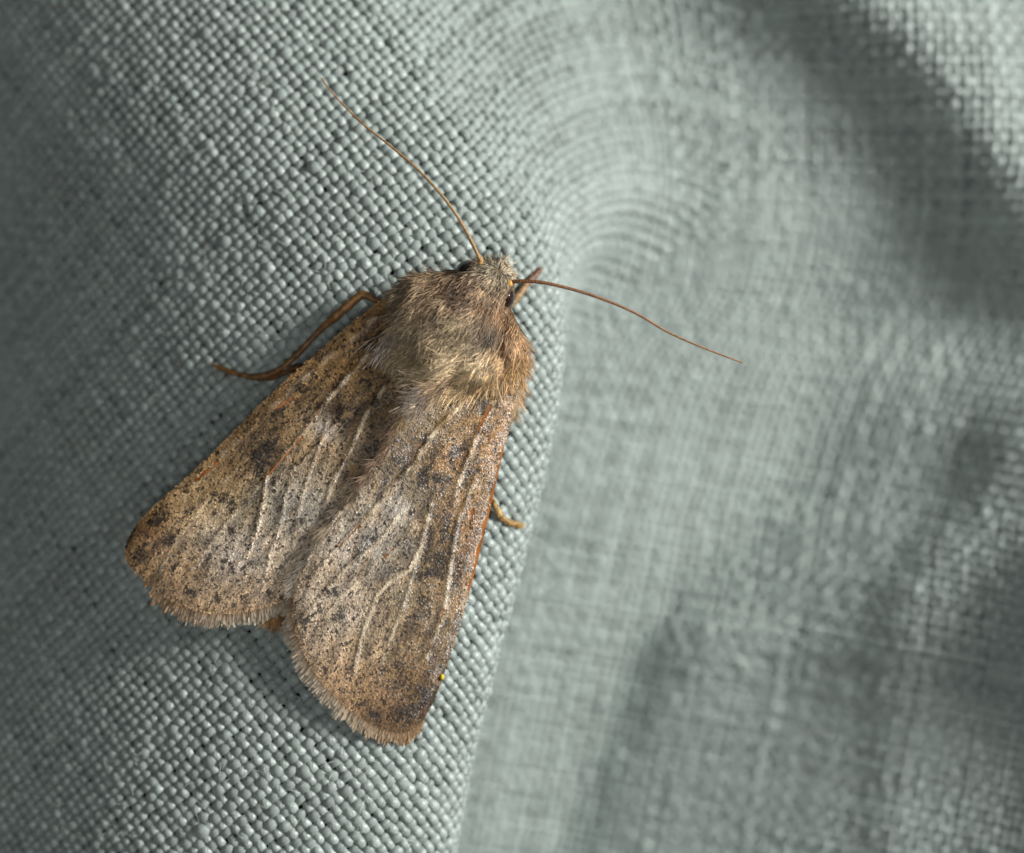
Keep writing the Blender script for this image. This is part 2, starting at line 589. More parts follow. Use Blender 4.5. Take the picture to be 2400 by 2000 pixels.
# ---- wings
def wing_grid(costa, outer, inner, base, zc, zi, nu=170, nv=120, bulge=0.05, zout=None):
    u = np.linspace(0, 1, nu); v = np.linspace(0, 1, nv)
    C, I = curve(costa, u), curve(inner, u)      # base -> tip
    B, O = curve(base, v), curve(outer, v)       # costa -> inner
    U, V = u[:, None, None], v[None, :, None]
    S = (1 - V) * C[:, None] + V * I[:, None] + (1 - U) * B[None] + U * O[None] \
        - ((1 - U) * (1 - V) * C[0] + (1 - U) * V * I[0] + U * (1 - V) * C[-1] + U * V * I[-1])
    zcu = curve(np.c_[np.linspace(0, 1, len(zc)), zc], u)[:, 1]
    ziu = curve(np.c_[np.linspace(0, 1, len(zi)), zi], u)[:, 1]
    w = 1 - (1 - v) ** 1.35
    Z = zcu[:, None] * (1 - w) + ziu[:, None] * w + bulge * np.sin(np.pi * v)[None] * (0.6 + 0.4 * u[:, None])
    Z = Z - 0.35 * (u[:, None] ** 6)
    return S, Z


def make_wing(label, S, Z, veins, bare, tones, marks, nscale, seed, fringe_rng, dirs, painted_sheen):
    r = np.random.default_rng(seed)
    nu, nv = Z.shape
    px, py = S[..., 0], S[..., 1]
    for poly, amp, wid in veins:
        dd = seg_dist(px, py, poly)
        Z = Z + 0.42 * amp * np.exp(-(dd / (0.46 * wid)) ** 2) - 0.10 * amp * np.exp(-((dd - 2.1 * wid) / (1.3 * wid)) ** 2)
    Z = Z + 0.05 * (fbm(px / 40, py / 40, seed) - 0.5) + 0.12 * (fbm(px / 120, py / 120, seed + 4) - 0.5)
    G = P(px, py, Z)
    gu, gv = np.gradient(G, axis=0), np.gradient(G, axis=1)
    Nn = norm(np.cross(gu, gv))
    if Nn[..., 2].mean() < 0:
        Nn = -Nn
    # membrane with thickness
    top, bot = G, G - Nn * 0.045
    idx = np.arange(nu * nv).reshape(nu, nv)
    q = np.stack([idx[:-1, :-1], idx[1:, :-1], idx[1:, 1:], idx[:-1, 1:]], -1).reshape(-1, 4)
    n0 = nu * nv
    rim = np.concatenate([idx[0, :], idx[1:, -1], idx[-1, -2::-1], idx[-2:0:-1, 0]])
    rq = np.stack([rim, np.roll(rim, -1), np.roll(rim, -1) + n0, rim + n0], -1)
    faces = np.vstack([q, q[:, ::-1] + n0, rq])
    mc = np.broadcast_to(lin((128, 92, 56)), (n0, 3)).copy()
    bare_d = np.full((nu, nv), 1e9)
    for poly, wid in bare:
        bare_d = np.minimum(bare_d, seg_dist(px, py, poly) / wid)
    mc[(bare_d < 1.6).ravel()] = lin((138, 84, 36))
    wing = mesh_obj('forewing', np.vstack([top.reshape(-1, 3), bot.reshape(-1, 3)]), faces, M_MEMBRANE, moth,
                    np.vstack([mc, mc]))
    wing['label'] = label

    # ---- scales: small overlapping flakes, one part
    area = np.linalg.norm(np.cross(gu, gv), axis=-1).ravel()
    cdf = np.cumsum(area); cdf /= cdf[-1]
    cell = np.searchsorted(cdf, r.random(nscale))
    iu = np.clip(cell // nv + r.uniform(-.5, .5, nscale), 0, nu - 1.001)
    iv = np.clip(cell % nv + r.uniform(-.5, .5, nscale), 0, nv - 1.001)

    def bil(A):
        a, b = iu.astype(int), iv.astype(int)
        fa, fb = iu - a, iv - b
        if A.ndim == 3:
            fa, fb = fa[:, None], fb[:, None]
        return (A[a, b] * (1 - fa) + A[a + 1, b] * fa) * (1 - fb) + (A[a, b + 1] * (1 - fa) + A[a + 1, b + 1] * fa) * fb
    pos, nn, fx, fy = bil(G), norm(bil(Nn)), bil(px), bil(py)
    du_ = norm(bil(gu))
    # bare streaks where scales have rubbed off
    bd = np.full(nscale, 1e9)
    for poly, wid in bare:
        bd = np.minimum(bd, seg_dist(fx, fy, poly) / (wid * (0.20 + 0.95 * noise2(fx / 10, fy / 10, seed + 31))))
    keep = bd > 1.0
    pos, nn, fx, fy, du_ = pos[keep], nn[keep], fx[keep], fy[keep], du_[keep]
    n = len(pos)
    # colour of each scale
    val = idw(fx, fy, tones)
    vm = val[:, :3].mean(1, keepdims=True)
    sheen_mix = np.zeros((n, 1))  # sheen painted into the colour: paler, greyer scales in these zones
    for sx_, sy_, sr_ in painted_sheen:
        sheen_mix = np.maximum(sheen_mix, np.exp(-(((fx - sx_) / sr_) ** 2 + ((fy - sy_) / sr_) ** 2))[:, None])
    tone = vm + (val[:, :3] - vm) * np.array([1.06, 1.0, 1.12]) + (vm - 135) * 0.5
    tone = tone * (1 - 0.35 * sheen_mix) + (tone.mean(1, keepdims=True) + 14) * 0.35 * sheen_mix + 16 * sheen_mix
    tone = tone * (1 + (1 - sheen_mix) * np.array([0.02, -0.02, -0.09]))
    col = lin(tone) * 0.92; pep = val[:, 3]
    # streaky mottling along the wing
    ca, sa = dirs
    al = fx * ca + fy * sa; ac = -fx * sa + fy * ca
    st1 = fbm(al / 46, ac / 13, seed + 7)
    st2 = fbm(al / 20, ac / 15, seed + 13)
    col = col * np.clip(0.12 + 1.76 * st1, 0.3, 2)[:, None]
    och = np.clip((fbm(al / 34, ac / 12, seed + 23) - 0.54) * 4, 0, 1)[:, None]
    col = col * (1 - 0.45 * och) + lin((168, 136, 92)) * 0.45 * och
    # dark drawn markings
    dk = np.zeros(n)
    wx_ = fx + 15 * (fbm(fx / 14, fy / 14, seed + 61, 2) - 0.5); wy_ = fy + 15 * (fbm(fx / 14, fy / 14, seed + 67, 2) - 0.5)
    for mx, my, rx, ry, rot, a in marks:
        c_, s_ = math.cos(math.radians(rot)), math.sin(math.radians(rot))
        ex, ey = (wx_ - mx) * c_ + (wy_ - my) * s_, -(wx_ - mx) * s_ + (wy_ - my) * c_
        wob = 0.65 + 0.7 * noise2(fx / 9, fy / 9, seed + 3)
        dk = np.maximum(dk, a * np.exp(-(((ex / rx) ** 2 + (ey / ry) ** 2) / (1.35 * wob)) ** 2.5))
    # pepper: clumps of a few dark scales
    dk2 = np.zeros(n)
    for cell, rad_, prob, sd in ((7.0, 2.2, 0.40, 41), (14.0, 3.8, 0.11, 43)):
        gx, gy = np.floor(al / cell), np.floor(ac / cell)
        for ox in (-1, 0, 1):
            for oy in (-1, 0, 1):
                hx_, hy_ = gx + ox, gy + oy
                cx = (hx_ + 0.15 + 0.7 * hash2(hx_, hy_, seed + sd)) * cell
                cy = (hy_ + 0.15 + 0.7 * hash2(hx_, hy_, seed + sd + 1)) * cell
                on_ = hash2(hx_, hy_, seed + sd + 2) < prob * (0.35 + 1.3 * pep + 0.8 * dk)
                rr_ = rad_ * (0.6 + 0.7 * hash2(hx_, hy_, seed + sd + 3))
                q_ = np.hypot((al - cx) / 1.25, ac - cy) / rr_
                dk2 = np.maximum(dk2, np.where(on_, np.clip((1.15 - q_) * 4, 0, 1), 0) * (0.70 + 0.28 * hash2(hx_, hy_, seed + sd + 4)))
    dkm = np.where(r.random(n) < dk * (0.55 + 0.75 * st2), 0.92, 0.45 * dk)
    dkp = np.clip(np.maximum(dkm, dk2), 0, 0.97)
    dkp = np.where(r.random(n) < 0.04, np.maximum(dkp, 0.5), dkp)[:, None]
    col = col * (1 - dkp) + lin((30, 23, 19)) * dkp
    # pale scales along the veins
    for poly, amp, wid in veins:
        w = np.exp(-(seg_dist(fx, fy, poly) / (wid * 0.42)) ** 2)[:, None] * 0.85 * min(1, amp / 0.09) * np.clip((noise2(fx / 22, fy / 22, seed + 57)[:, None] - 0.35) * 2.2, 0, 1)
        col = col * (1 - w) + lin((214, 198, 170)) * w
    col = col * np.exp(r.normal(0, 0.20, (n, 1)))
    ln = r.uniform(0.075, 0.125, n); wd = ln * r.uniform(0.45, 0.65, n)
    yaw = r.normal(0, 0.22, n); roll = r.normal(0, 0.085, n); pit = r.normal(0.10, 0.06, n)
    side = norm(np.cross(nn, du_))
    d1 = du_ * np.cos(yaw)[:, None] + side * np.sin(yaw)[:, None]
    s1 = norm(np.cross(nn, d1))
    n1 = nn * np.cos(roll)[:, None] + s1 * np.sin(roll)[:, None]
    s1 = norm(np.cross(n1, d1))
    d2 = d1 * np.cos(pit)[:, None] + n1 * np.sin(pit)[:, None]
    b0 = pos + nn * r.uniform(0.004, 0.030, n)[:, None]
    nt_ = norm(np.cross(d2, s1))
    lx = np.array([0, 0.55, 1.0, 1.0, 0.55]); wx = np.array([0, 0.5, 0.34, -0.34, -0.5])
    hx = np.array([0.0, -0.06, 0.02, 0.02, -0.06])
    v = b0[:, None] + d2[:, None] * (lx[:, None] * ln[:, None, None]) + s1[:, None] * (wx[:, None] * wd[:, None, None]) \
        + nt_[:, None] * (hx[:, None] * ln[:, None, None])
    base_i = np.arange(n)[:, None] * 5
    f = np.vstack([base_i + [0, 1, 4], base_i + [1, 2, 4], base_i + [2, 3, 4]])
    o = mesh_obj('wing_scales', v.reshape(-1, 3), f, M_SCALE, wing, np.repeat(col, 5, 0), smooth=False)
    o['kind'] = 'stuff'

    # ---- fringe on the outer margin
    lo, hi, nfr, cut = fringe_rng
    rim_p = np.concatenate([G[-1, :], G[-2:int(nu * 0.84):-1, -1]]) if hi > 1 else G[-1, :]
    rim_n = np.concatenate([Nn[-1, :], Nn[-2:int(nu * 0.84):-1, -1]]) if hi > 1 else Nn[-1, :]
    out_u = norm(np.concatenate([gu[-1, :], gu[-2:int(nu * 0.84):-1, -1]])) if hi > 1 else norm(gu[-1, :])
    out_v = norm(np.concatenate([gv[-1, :] * 0, gv[-2:int(nu * 0.84):-1, -1]])) if hi > 1 else out_u * 0
    LL = np.concatenate([[0], np.cumsum(np.linalg.norm(np.diff(rim_p, axis=0), axis=1))]); LL /= LL[-1]
    tang = norm(np.gradient(rim_p, axis=0))
    outw = norm(np.cross(tang, rim_n))
    ref = out_u + out_v
    sgn = np.sign((outw * ref).sum(-1, keepdims=True)); outw = outw * np.where(sgn == 0, 1, sgn)
    q = r.uniform(lo, 1.0, nfr)
    clump = noise2(q * 210, q * 0, seed + 71)
    gi = lambda A: np.stack([np.interp(q, LL, A[:, k]) for k in range(3)], -1)
    p0, ow, nz_, tg = gi(rim_p), norm(gi(outw)), norm(gi(rim_n)), norm(gi(tang))
    uu = norm(gi(ref))
    ow = norm(ow * 0.75 + uu * 0.45)
    ln = 0.20 + 0.42 * np.clip((q - lo) / 0.10, 0, 1) * (0.55 + 0.85 * clump) * r.uniform(0.75, 1.1, nfr)
    for c0, cw in cut:
        ln *= np.where(np.abs(q - c0) < cw, 0.15, 1)
    layer = r.random(nfr) < 0.5
    ln = np.where(layer, ln, ln * 0.62)
    wd = r.uniform(0.045, 0.075, nfr)
    ya = r.normal(0, 0.10, nfr) + 0.22 * (noise2(q * 60, q * 0 + 3, seed + 73) - 0.5)
    d = norm(ow + tg * ya[:, None] + nz_ * r.normal(-0.02, 0.05, nfr)[:, None])
    sd = norm(np.cross(nz_, d) + nz_ * r.normal(0, 0.35, nfr)[:, None])
    b0 = p0 - d * 0.10 + nz_ * np.where(layer, 0.0, 0.02)[:, None]
    lx = np.array([0, 0.7, 0.93, 1.0, 0.93, 0.7]); wx = np.array([0.3, 0.5, 0.42, 0, -0.42, -0.5])
    lx = np.array([0, 0.62, 0.92, 1.0, 0.92, 0.62, 0]); wx = np.array([0.22, 0.5, 0.42, 0, -0.42, -0.5, -0.22])
    v = b0[:, None] + d[:, None] * (lx[:, None] * (ln + 0.1)[:, None, None]) + sd[:, None] * (wx[:, None] * wd[:, None, None])
    bi = np.arange(nfr)[:, None] * 7
    f = np.vstack([bi + [0, 1, 6], bi + [1, 5, 6], bi + [1, 2, 5], bi + [2, 4, 5], bi + [2, 3, 4]])
    c_in = lin((146, 108, 68)); c_out = lin((172, 164, 148))
    cc = c_in * (1 - lx[:, None] ** 1.5) + c_out * lx[:, None] ** 1.5
    apex = np.clip(1 - (q - lo) / 0.42, 0, 1)[:, None, None]
    cc = cc[None] * (1 - apex) + (lin((138, 108, 74)) * (0.75 + 0.5 * lx[:, None]))[None] * apex
    cc = cc * np.exp(r.normal(0, 0.22, (nfr, 1, 1))) * np.where(layer, 1.0, 0.85)[:, None, None]
    o = mesh_obj('fringe', v.reshape(-1, 3), f, M_FRINGE, wing, cc.reshape(-1, 3), smooth=False)
    o['kind'] = 'stuff'
    return wing


# left forewing (partly under the right one)
costaL = [(925, 684), (850, 738), (780, 797), (700, 864), (600, 960), (500, 1062), (420, 1137), (360, 1190), (322, 1232), (303, 1262)]
outerL = [(303, 1262), (297, 1292), (308, 1325), (345, 1360), (378, 1388), (420, 1412), (470, 1430), (540, 1434), (610, 1422),
          (670, 1400), (725, 1365), (745, 1345)]
innerL = [(1010, 890), (985, 945), (950, 1010), (900, 1100), (850, 1180), (800, 1262), (745, 1345)]
baseL = [(925, 684), (960, 760), (990, 830), (1010, 890)]
zcl = cloth_z([850, 700, 500, 360, 303], [738, 864, 1062, 1190, 1262]) + np.array([1.0, 0.85, 0.8, 0.8, 0.8])
SL, ZL = wing_grid(costaL, outerL, innerL, baseL, [2.2, 2.1, 1.9, 1.65, 1.5, 1.4], [2.95, 2.85, 2.6, 2.35, 2.05])
# right forewing, on top
costaR = [(1224, 846), (1213, 905), (1195, 985), (1174, 1082), (1150, 1190), (1121, 1310), (1096, 1400), (1066, 1500),
          (1041, 1575), (1020, 1630), (1004, 1664)]
outerR = [(1004, 1664), (982, 1694), (948, 1711), (905, 1706), (868, 1690), (830, 1664), (795, 1636), (762, 1602), (733, 1563),
          (710, 1518), (694, 1472), (686, 1432), (685, 1395)]
innerR = [(1005, 895), (962, 948), (925, 1008), (880, 1080), (830, 1152), (772, 1230), (724, 1298), (696, 1345), (685, 1395)]
baseR = [(1224, 846), (1150, 815), (1070, 820), (1005, 895)]
zcr = cloth_z([1195, 1150, 1096, 1041, 1004], [985, 1190, 1400, 1575, 1664]) + np.array([1.3, 1.15, 1.0, 0.9, 0.9])
SR, ZR = wing_grid(costaR, outerR, innerR, baseR, [1.9, 1.75, 1.6, 1.4, 1.3, 1.2], [3.2, 3.05, 2.8, 2.52, 2.22])

veinsL = [
    ([(880, 745), (780, 830), (690, 905), (600, 990), (500, 1090), (430, 1160)], 0.05, 14),
    ([(900, 790), (800, 900), (753, 954), (710, 1017), (627, 1115), (616, 1184), (604, 1241), (579, 1304)], 0.13, 10),
    ([(790, 990), (740, 1050), (691, 1096), (675, 1148), (658, 1225), (647, 1260), (631, 1315), (615, 1380)], 0.09, 8),
    ([(902, 904), (877, 943), (855, 981), (828, 1041), (803, 1085), (778, 1137), (754, 1220), (743, 1258), (715, 1330)], 0.12, 10),
    ([(627, 1115), (560, 1190), (500, 1270), (440, 1350)], 0.06, 8),
    ([(560, 1090), (480, 1180), (420, 1260), (380, 1330)], 0.05, 8),
    ([(770, 985), (745, 1060), (720, 1130), (700, 1200), (690, 1280)], 0.08, 8)]
bareL = [([(460, 1128), (485, 1107), (512, 1084)], 8), ([(711, 1022), (660, 1080), (627, 1113)], 5),
         ([(620, 1118), (617, 1178)], 3.0), ([(604, 1241), (579, 1304)], 2.4), ([(691, 1100), (676, 1148)], 2.6),
         ([(658, 1225), (640, 1290)], 2.2), ([(645, 958), (690, 932)], 6.5), ([(530, 1104), (512, 1132)], 2.5),
         ([(355, 1305), (365, 1288)], 3), ([(380, 1345), (392, 1325)], 3.5), ([(753, 954), (735, 985)], 3.5),
         ([(580, 1020), (565, 1035)], 4), ([(828, 1041), (803, 1085), (780, 1135)], 2.2), ([(824, 850), (812, 870)], 3),
         ([(790, 792), (740, 832), (690, 872)], 2.4), ([(600, 965), (560, 1005)], 2.2)]
tonesL = [(870, 780, 132, 109, 80, .55), (800, 850, 132, 109, 78, .5), (900, 900, 123, 107, 85, .6), (700, 900, 136, 114, 85, .4),  # tones near the base lifted to make up for weak key light
          (790, 960, 107, 94, 78, .8), (760, 1010, 188, 168, 145, .2), (650, 1000, 122, 104, 80, .5), (850, 1060, 125, 112, 94, .6),
          (600, 1060, 100, 88, 74, .7), (540, 1080, 150, 126, 94, .3), (480, 1140, 158, 136, 104, .2), (440, 1180, 166, 144, 112, .3),
          (360, 1240, 138, 112, 82, .7), (320, 1290, 122, 102, 78, .7), (400, 1280, 168, 144, 118, .5), (480, 1240, 176, 158, 134, .3),
          (560, 1200, 150, 138, 114, .4), (660, 1180, 150, 140, 122, .3), (740, 1180, 156, 146, 130, .3), (560, 1300, 168, 150, 130, .5),
          (660, 1300, 170, 156, 138, .4), (480, 1340, 164, 138, 112, .7), (560, 1390, 168, 140, 110, .6), (420, 1370, 160, 136, 110, .5),
          (640, 1390, 172, 150, 126, .4)]
marksL = [(871, 815, 15, 8, 10, 1), (902, 779, 20, 8, -20, 1), (860, 790, 9, 9, 0, .6), (795, 965, 7, 24, 10, .95), (742, 930, 4, 20, 40, .7), (720, 960, 20, 4, -45, .7), (660, 1000, 22, 4, -45, .7), (650, 1030, 4, 16, 30, .7), (830, 953, 26, 5, 5, .8),
          (812, 985, 22, 6, 0, .6), (632, 1046, 17, 10, 30, .9), (606, 1060, 13, 10, -20, .85), (618, 1075, 22, 6, 40, .6), (609, 1100, 11, 13, 0, .85), (700, 905, 20, 12, -40, .6), (660, 960, 14, 10, -40, .7),
          (527, 1162, 12, 11, 0, .75), (545, 1182, 10, 18, 20, .6), (543, 1241, 9, 10, 0, .9), (376, 1214, 17, 14, 0, .7),
          (510, 1400, 8, 10, 0, 1), (576, 1400, 8, 8, 0, .9), (445, 1381, 10, 9, 0, .9), (636, 1384, 8, 6, 0, .8), (548, 1330, 8, 7, 0, .7),
          (488, 1310, 10, 8, 0, .7), (590, 1320, 9, 7, 0, .6), (400, 1262, 14, 10, 0, .7), (330, 1300, 12, 14, 0, .6), (800, 890, 16, 9, -40, .55),
          (750, 830, 16, 9, -40, .6), (915, 1010, 9, 18, 30, .8), (890, 1050, 10, 10, 0, .7), (700, 1220, 12, 9, 0, .4), (640, 1130, 12, 16, 10, .5)]
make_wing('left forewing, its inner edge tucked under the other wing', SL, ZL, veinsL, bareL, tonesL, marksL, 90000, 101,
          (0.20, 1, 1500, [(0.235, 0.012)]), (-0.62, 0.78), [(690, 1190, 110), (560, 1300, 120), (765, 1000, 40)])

veinsR = [
    ([(1090, 935), (1070, 957), (1032, 993), (1007, 1026), (971, 1083), (938, 1116), (900, 1160), (874, 1195), (833, 1239), (795, 1279), (740, 1340)], 0.14, 10),
    ([(952, 1174), (900, 1256), (867, 1285), (815, 1329), (780, 1366), (750, 1400), (713, 1442)], 0.10, 8),
    ([(1010, 1180), (984, 1279), (960, 1334), (914, 1361), (882, 1396), (867, 1440), (845, 1500), (832, 1576)], 0.12, 9),
    ([(975, 1230), (928, 1279), (896, 1308), (870, 1331), (797, 1401), (745, 1470)], 0.08, 8),
    ([(1115, 1120), (1070, 1230), (1042, 1425), (1025, 1474), (1000, 1540)], 0.09, 9),
    ([(985, 1280), (960, 1380), (930, 1460), (900, 1540), (880, 1600)], 0.06, 8),
    ([(1190, 880), (1150, 946), (1119, 1012), (1085, 1100), (1060, 1180)], 0.09, 10),
    ([(960, 950), (880, 1085), (772, 1236), (724, 1304)], 0.10, 9)]
bareR = [([(1150, 946), (1119, 1012)], 4), ([(1182, 1040), (1160, 1142), (1128, 1268), (1100, 1385)], 7.5), ([(1110, 1190), (1102, 1235)], 6),
         ([(928, 1279), (896, 1308)], 3.2), ([(797, 1401), (785, 1412)], 2.5), ([(874, 1195), (835, 1238), (795, 1279)], 2.6), ([(984, 1276), (980, 1282)], 4),
         ([(969, 1302), (965, 1312)], 4), ([(1042, 1425), (1025, 1474)], 2.8), ([(1060, 1530), (1035, 1590)], 2)]
tonesR = [(1050, 920, 126, 106, 80, .5), (1150, 920, 130, 108, 80, .6), (1010, 980, 118, 106, 86, .4), (1080, 1000, 150, 124, 84, .4),
          (1150, 1020, 156, 122, 84, .4), (1190, 960, 150, 118, 80, .6), (1050, 1080, 140, 112, 74, .5), (950, 1060, 112, 98, 82, .6),
          (900, 1120, 128, 116, 100, .5), (1120, 1120, 134, 114, 88, .6), (1160, 1090, 150, 120, 84, .7), (980, 1150, 116, 108, 94, .6),
          (1100, 1200, 146, 118, 88, .5), (1030, 1200, 124, 104, 78, .6), (930, 1200, 150, 142, 130, .4), (840, 1190, 160, 148, 130, .4),
          (1120, 1280, 138, 108, 78, .6), (1040, 1300, 110, 92, 70, .7), (960, 1290, 124, 116, 104, .5), (870, 1290, 156, 146, 132, .4),
          (760, 1290, 172, 156, 138, .4), (1080, 1400, 132, 112, 88, .6), (1000, 1420, 122, 110, 92, .6), (930, 1400, 130, 122, 106, .5),
          (830, 1390, 172, 152, 128, .5), (740, 1380, 172, 150, 124, .5), (1040, 1500, 128, 112, 92, .6), (960, 1520, 138, 120, 98, .6),
          (880, 1520, 160, 142, 120, .6), (790, 1500, 176, 152, 126, .5), (720, 1470, 172, 148, 120, .5), (1020, 1580, 122, 104, 80, .6),
          (960, 1600, 130, 108, 84, .8), (880, 1600, 160, 136, 110, .7), (800, 1590, 174, 148, 122, .6), (990, 1640, 104, 86, 66, .8),
          (940, 1670, 108, 88, 68, .8), (880, 1660, 134, 110, 86, .7)]
marksR = [(1141, 938, 8, 20, -15, 1), (1130, 955, 8, 10, 0, .7), (1190, 905, 10, 14, 0, .7), (1006, 1022, 15, 11, 0, 1), (1076, 1050, 20, 12, -30, .95),
          (1060, 1062, 14, 8, -40, .7), (993, 1119, 11, 20, -10, .95), (1029, 1119, 14, 12, 0, 1), (1008, 1090, 4, 22, 18, .8), (1062, 1088, 4, 24, -28, .8), (1010, 1250, 4, 26, 12, .7), (1072, 1225, 4, 22, -8, .6), (1050, 1122, 14, 7, -20, .8), (1090, 1080, 9, 14, 0, .6),
          (1100, 1100, 8, 8, 0, .8), (1158, 1133, 8, 20, 10, .9), (1045, 1234, 9, 30, 10, .9), (1060, 1262, 12, 16, 0, .6), (1026, 1312, 14, 20, 15, .8), (1008, 1336, 15, 10, -30, .8), (1034, 1345, 9, 15, 10, .6),
          (1000, 1300, 14, 12, 0, .7), (1055, 1320, 20, 20, 0, .5), (978, 1343, 15, 17, 0, .85), (993, 1404, 9, 9, 0, .95), (969, 1440, 9, 6, 0, .9),
          (760, 1568, 7, 9, 0, .95), (803, 1614, 7, 6, 0, .8), (882, 1672, 12, 9, 0, .9), (842, 1648, 9, 7, 0, .85), (995, 1623, 26, 24, 30, .7),
          (950, 1665, 30, 17, -20, .65), (777, 1381, 14, 13, 0, .6), (815, 1506, 9, 8, 0, .75), (722, 1452, 16, 5, -50, .85), (745, 1430, 22, 4, -50, .7),
          (895, 1566, 8, 12, 20, .6), (790, 1445, 10, 8, 0, .6), (950, 1090, 12, 9, 0, .5), (935, 1070, 14, 8, 0, .5), (1020, 1205, 10, 8, 0, .5),
          (870, 1262, 10, 10, 20, .7), (845, 1290, 16, 10, -40, .5), (930, 1550, 10, 12, 0, .55), (1010, 1480, 8, 10, 0, .5), (1075, 1440, 7, 9, 0, .6)]
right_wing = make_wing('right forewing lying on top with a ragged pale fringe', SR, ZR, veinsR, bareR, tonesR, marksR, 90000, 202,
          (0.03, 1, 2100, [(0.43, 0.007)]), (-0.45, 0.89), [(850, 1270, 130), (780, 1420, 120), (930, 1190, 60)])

# ---- fur
fur_poly = np.array([(936, 672), (955, 652), (1000, 640), (1070, 632), (1100, 628), (1126, 614), (1145, 610), (1178, 614), (1198, 640),
                     (1194, 664), (1190, 690), (1194, 724), (1206, 738), (1214, 760), (1228, 800), (1230, 835), (1220, 862), (1180, 885), (1130, 905), (1060, 905),
                     (1015, 905), (990, 880), (965, 840), (930, 800), (905, 800), (915, 775), (935, 730), (936, 700)], float)


def inside(px, py, poly):
    n = len(poly); r = np.zeros(len(px), bool); j = n - 1
    for i in range(n):
        xi, yi = poly[i]; xj, yj = poly[j]
        c = ((yi > py) != (yj > py)) & (px < (xj - xi) * (py - yi) / (yj - yi + 1e-12) + xi)
        r ^= c; j = i
    return r


# x, y, direction x, y (photo), length, colour
FG = [(1148, 613, -.1, -.6, .2, 124, 114, 94), (1178, 624, .4, -.5, .2, 120, 110, 90), (1194, 645, .7, -.1, .17, 116, 104, 84), (1150, 628, -.5, .1, .2, 140, 130, 108), (1182, 648, .1, .6, .2, 150, 138, 114), (1120, 634, -.7, .15, .2, 134, 118, 94),
      (1160, 655, -.4, .5, .26, 136, 118, 92), (1186, 690, -.2, .9, .2, 140, 112, 80), (1140, 670, -.5, .5, .32, 126, 102, 74),
      (1100, 660, -.6, .4, .4, 72, 48, 30), (1060, 665, -.7, .4, .42, 74, 52, 34), (1090, 690, -.5, .7, .42, 70, 48, 30), (1140, 705, -.1, .9, .42, 92, 65, 42),
      (1175, 725, 0, 1, .36, 124, 92, 60), (1010, 660, -.8, .35, .42, 112, 90, 64), (1195, 750, .2, 1, .45, 122, 92, 62),
      (960, 675, -.8, .6, .45, 104, 88, 66), (1030, 690, -.6, .6, .40, 138, 116, 84), (985, 700, -.6, .7, .5, 130, 108, 78), (1010, 720, -.5, .8, .5, 92, 76, 56),
      (935, 720, -.5, .9, .55, 112, 96, 74), (985, 760, -.4, .9, .55, 112, 98, 76), (910, 790, -.35, .95, .6, 122, 112, 104), (955, 800, -.3, .95, .6, 130, 112, 82),
      (1000, 820, -.1, 1, .5, 134, 112, 78), (1040, 740, -.4, .9, .5, 112, 98, 76), (1020, 790, -.3, .9, .5, 116, 100, 74),
      (1080, 760, -.6, .8, .45, 130, 114, 86), (1110, 735, -.5, .8, .45, 152, 132, 100), (1150, 770, -.3, .9, .42, 52, 42, 34), (1140, 750, -.4, .8, .4, 96, 82, 62),
      (1070, 810, -.7, .7, .5, 128, 112, 86), (1045, 850, -.85, .5, .55, 162, 142, 110), (1000, 875, -.9, .35, .55, 168, 150, 118), (1080, 860, -.7, .7, .6, 160, 138, 102),
      (1120, 810, -.5, .85, .6, 160, 142, 112), (1140, 835, -.45, .9, .75, 182, 164, 130), (1110, 880, -.6, .8, .75, 172, 148, 108), (1160, 870, -.3, .95, .7, 160, 136, 98),
      (1185, 800, 0, 1, .5, 112, 86, 58), (1215, 800, .25, .95, .4, 128, 98, 66), (1225, 835, .15, 1, .4, 140, 108, 70), (1195, 850, -.1, 1, .5, 158, 124, 80),
      (1210, 880, 0, 1, .5, 150, 120, 80), (1165, 905, -.3, .95, .5, 138, 112, 80)]
NF = 19000
fx = rng.uniform(890, 1240, NF * 2); fy = rng.uniform(600, 915, NF * 2)
k = inside(fx, fy, fur_poly); fx, fy = fx[k][:NF], fy[k][:NF]
extra = []


def grow(fx, fy, guides, zfun, K=5, lift=0.10, rad0=0.021, seed=0, jit=0.24):
    r = np.random.default_rng(seed)
    n = len(fx)
    g = idw(fx, fy, guides, 3.2)
    gc = g[:, 3:6]; gc = gc * 0.80 + gc.mean(1, keepdims=True) * 0.20
    col = lin(np.clip(gc * 1.08 + 4, 0, 255))
    ln = g[:, 2] * r.uniform(0.7, 1.6, n)
    # locks: neighbouring hairs lean together
    lock = (fbm(fx / 13, fy / 13, seed + 5, 2) - 0.5) * 3.0
    a = np.arctan2(g[:, 1], g[:, 0]) + r.normal(0, jit, n) + lock * 0.55
    z = zfun(fx, fy)
    p = P(fx, fy, z)
    pts = [p]
    up = lift * r.uniform(0.4, 1.9, n) + 0.07 * lock
    x, y = fx.copy(), fy.copy()
    rise = np.zeros(n)
    bend = r.normal(0, 0.25, n)
    for j in range(1, K):
        x = x + np.cos(a) * ln * PXMM / (K - 1); y = y + np.sin(a) * ln * PXMM / (K - 1)
        a = a + bend / K
        rise = rise + up * (1 - 0.75 * j / (K - 1)) / 1.6
        zz = zfun(x, y) + rise
        pts.append(P(x, y, zz))
    pts = np.stack(pts, 1)
    rad = rad0 * r.uniform(0.7, 1.3, n)[:, None] * np.array([0.8, 1.0, 0.95, 0.7, 0.18])[None]
    f = np.linspace(0, 1, K)
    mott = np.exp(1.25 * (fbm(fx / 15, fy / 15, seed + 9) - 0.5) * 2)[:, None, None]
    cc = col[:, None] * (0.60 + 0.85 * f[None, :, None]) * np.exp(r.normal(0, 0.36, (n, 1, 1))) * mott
    return pts, rad, cc


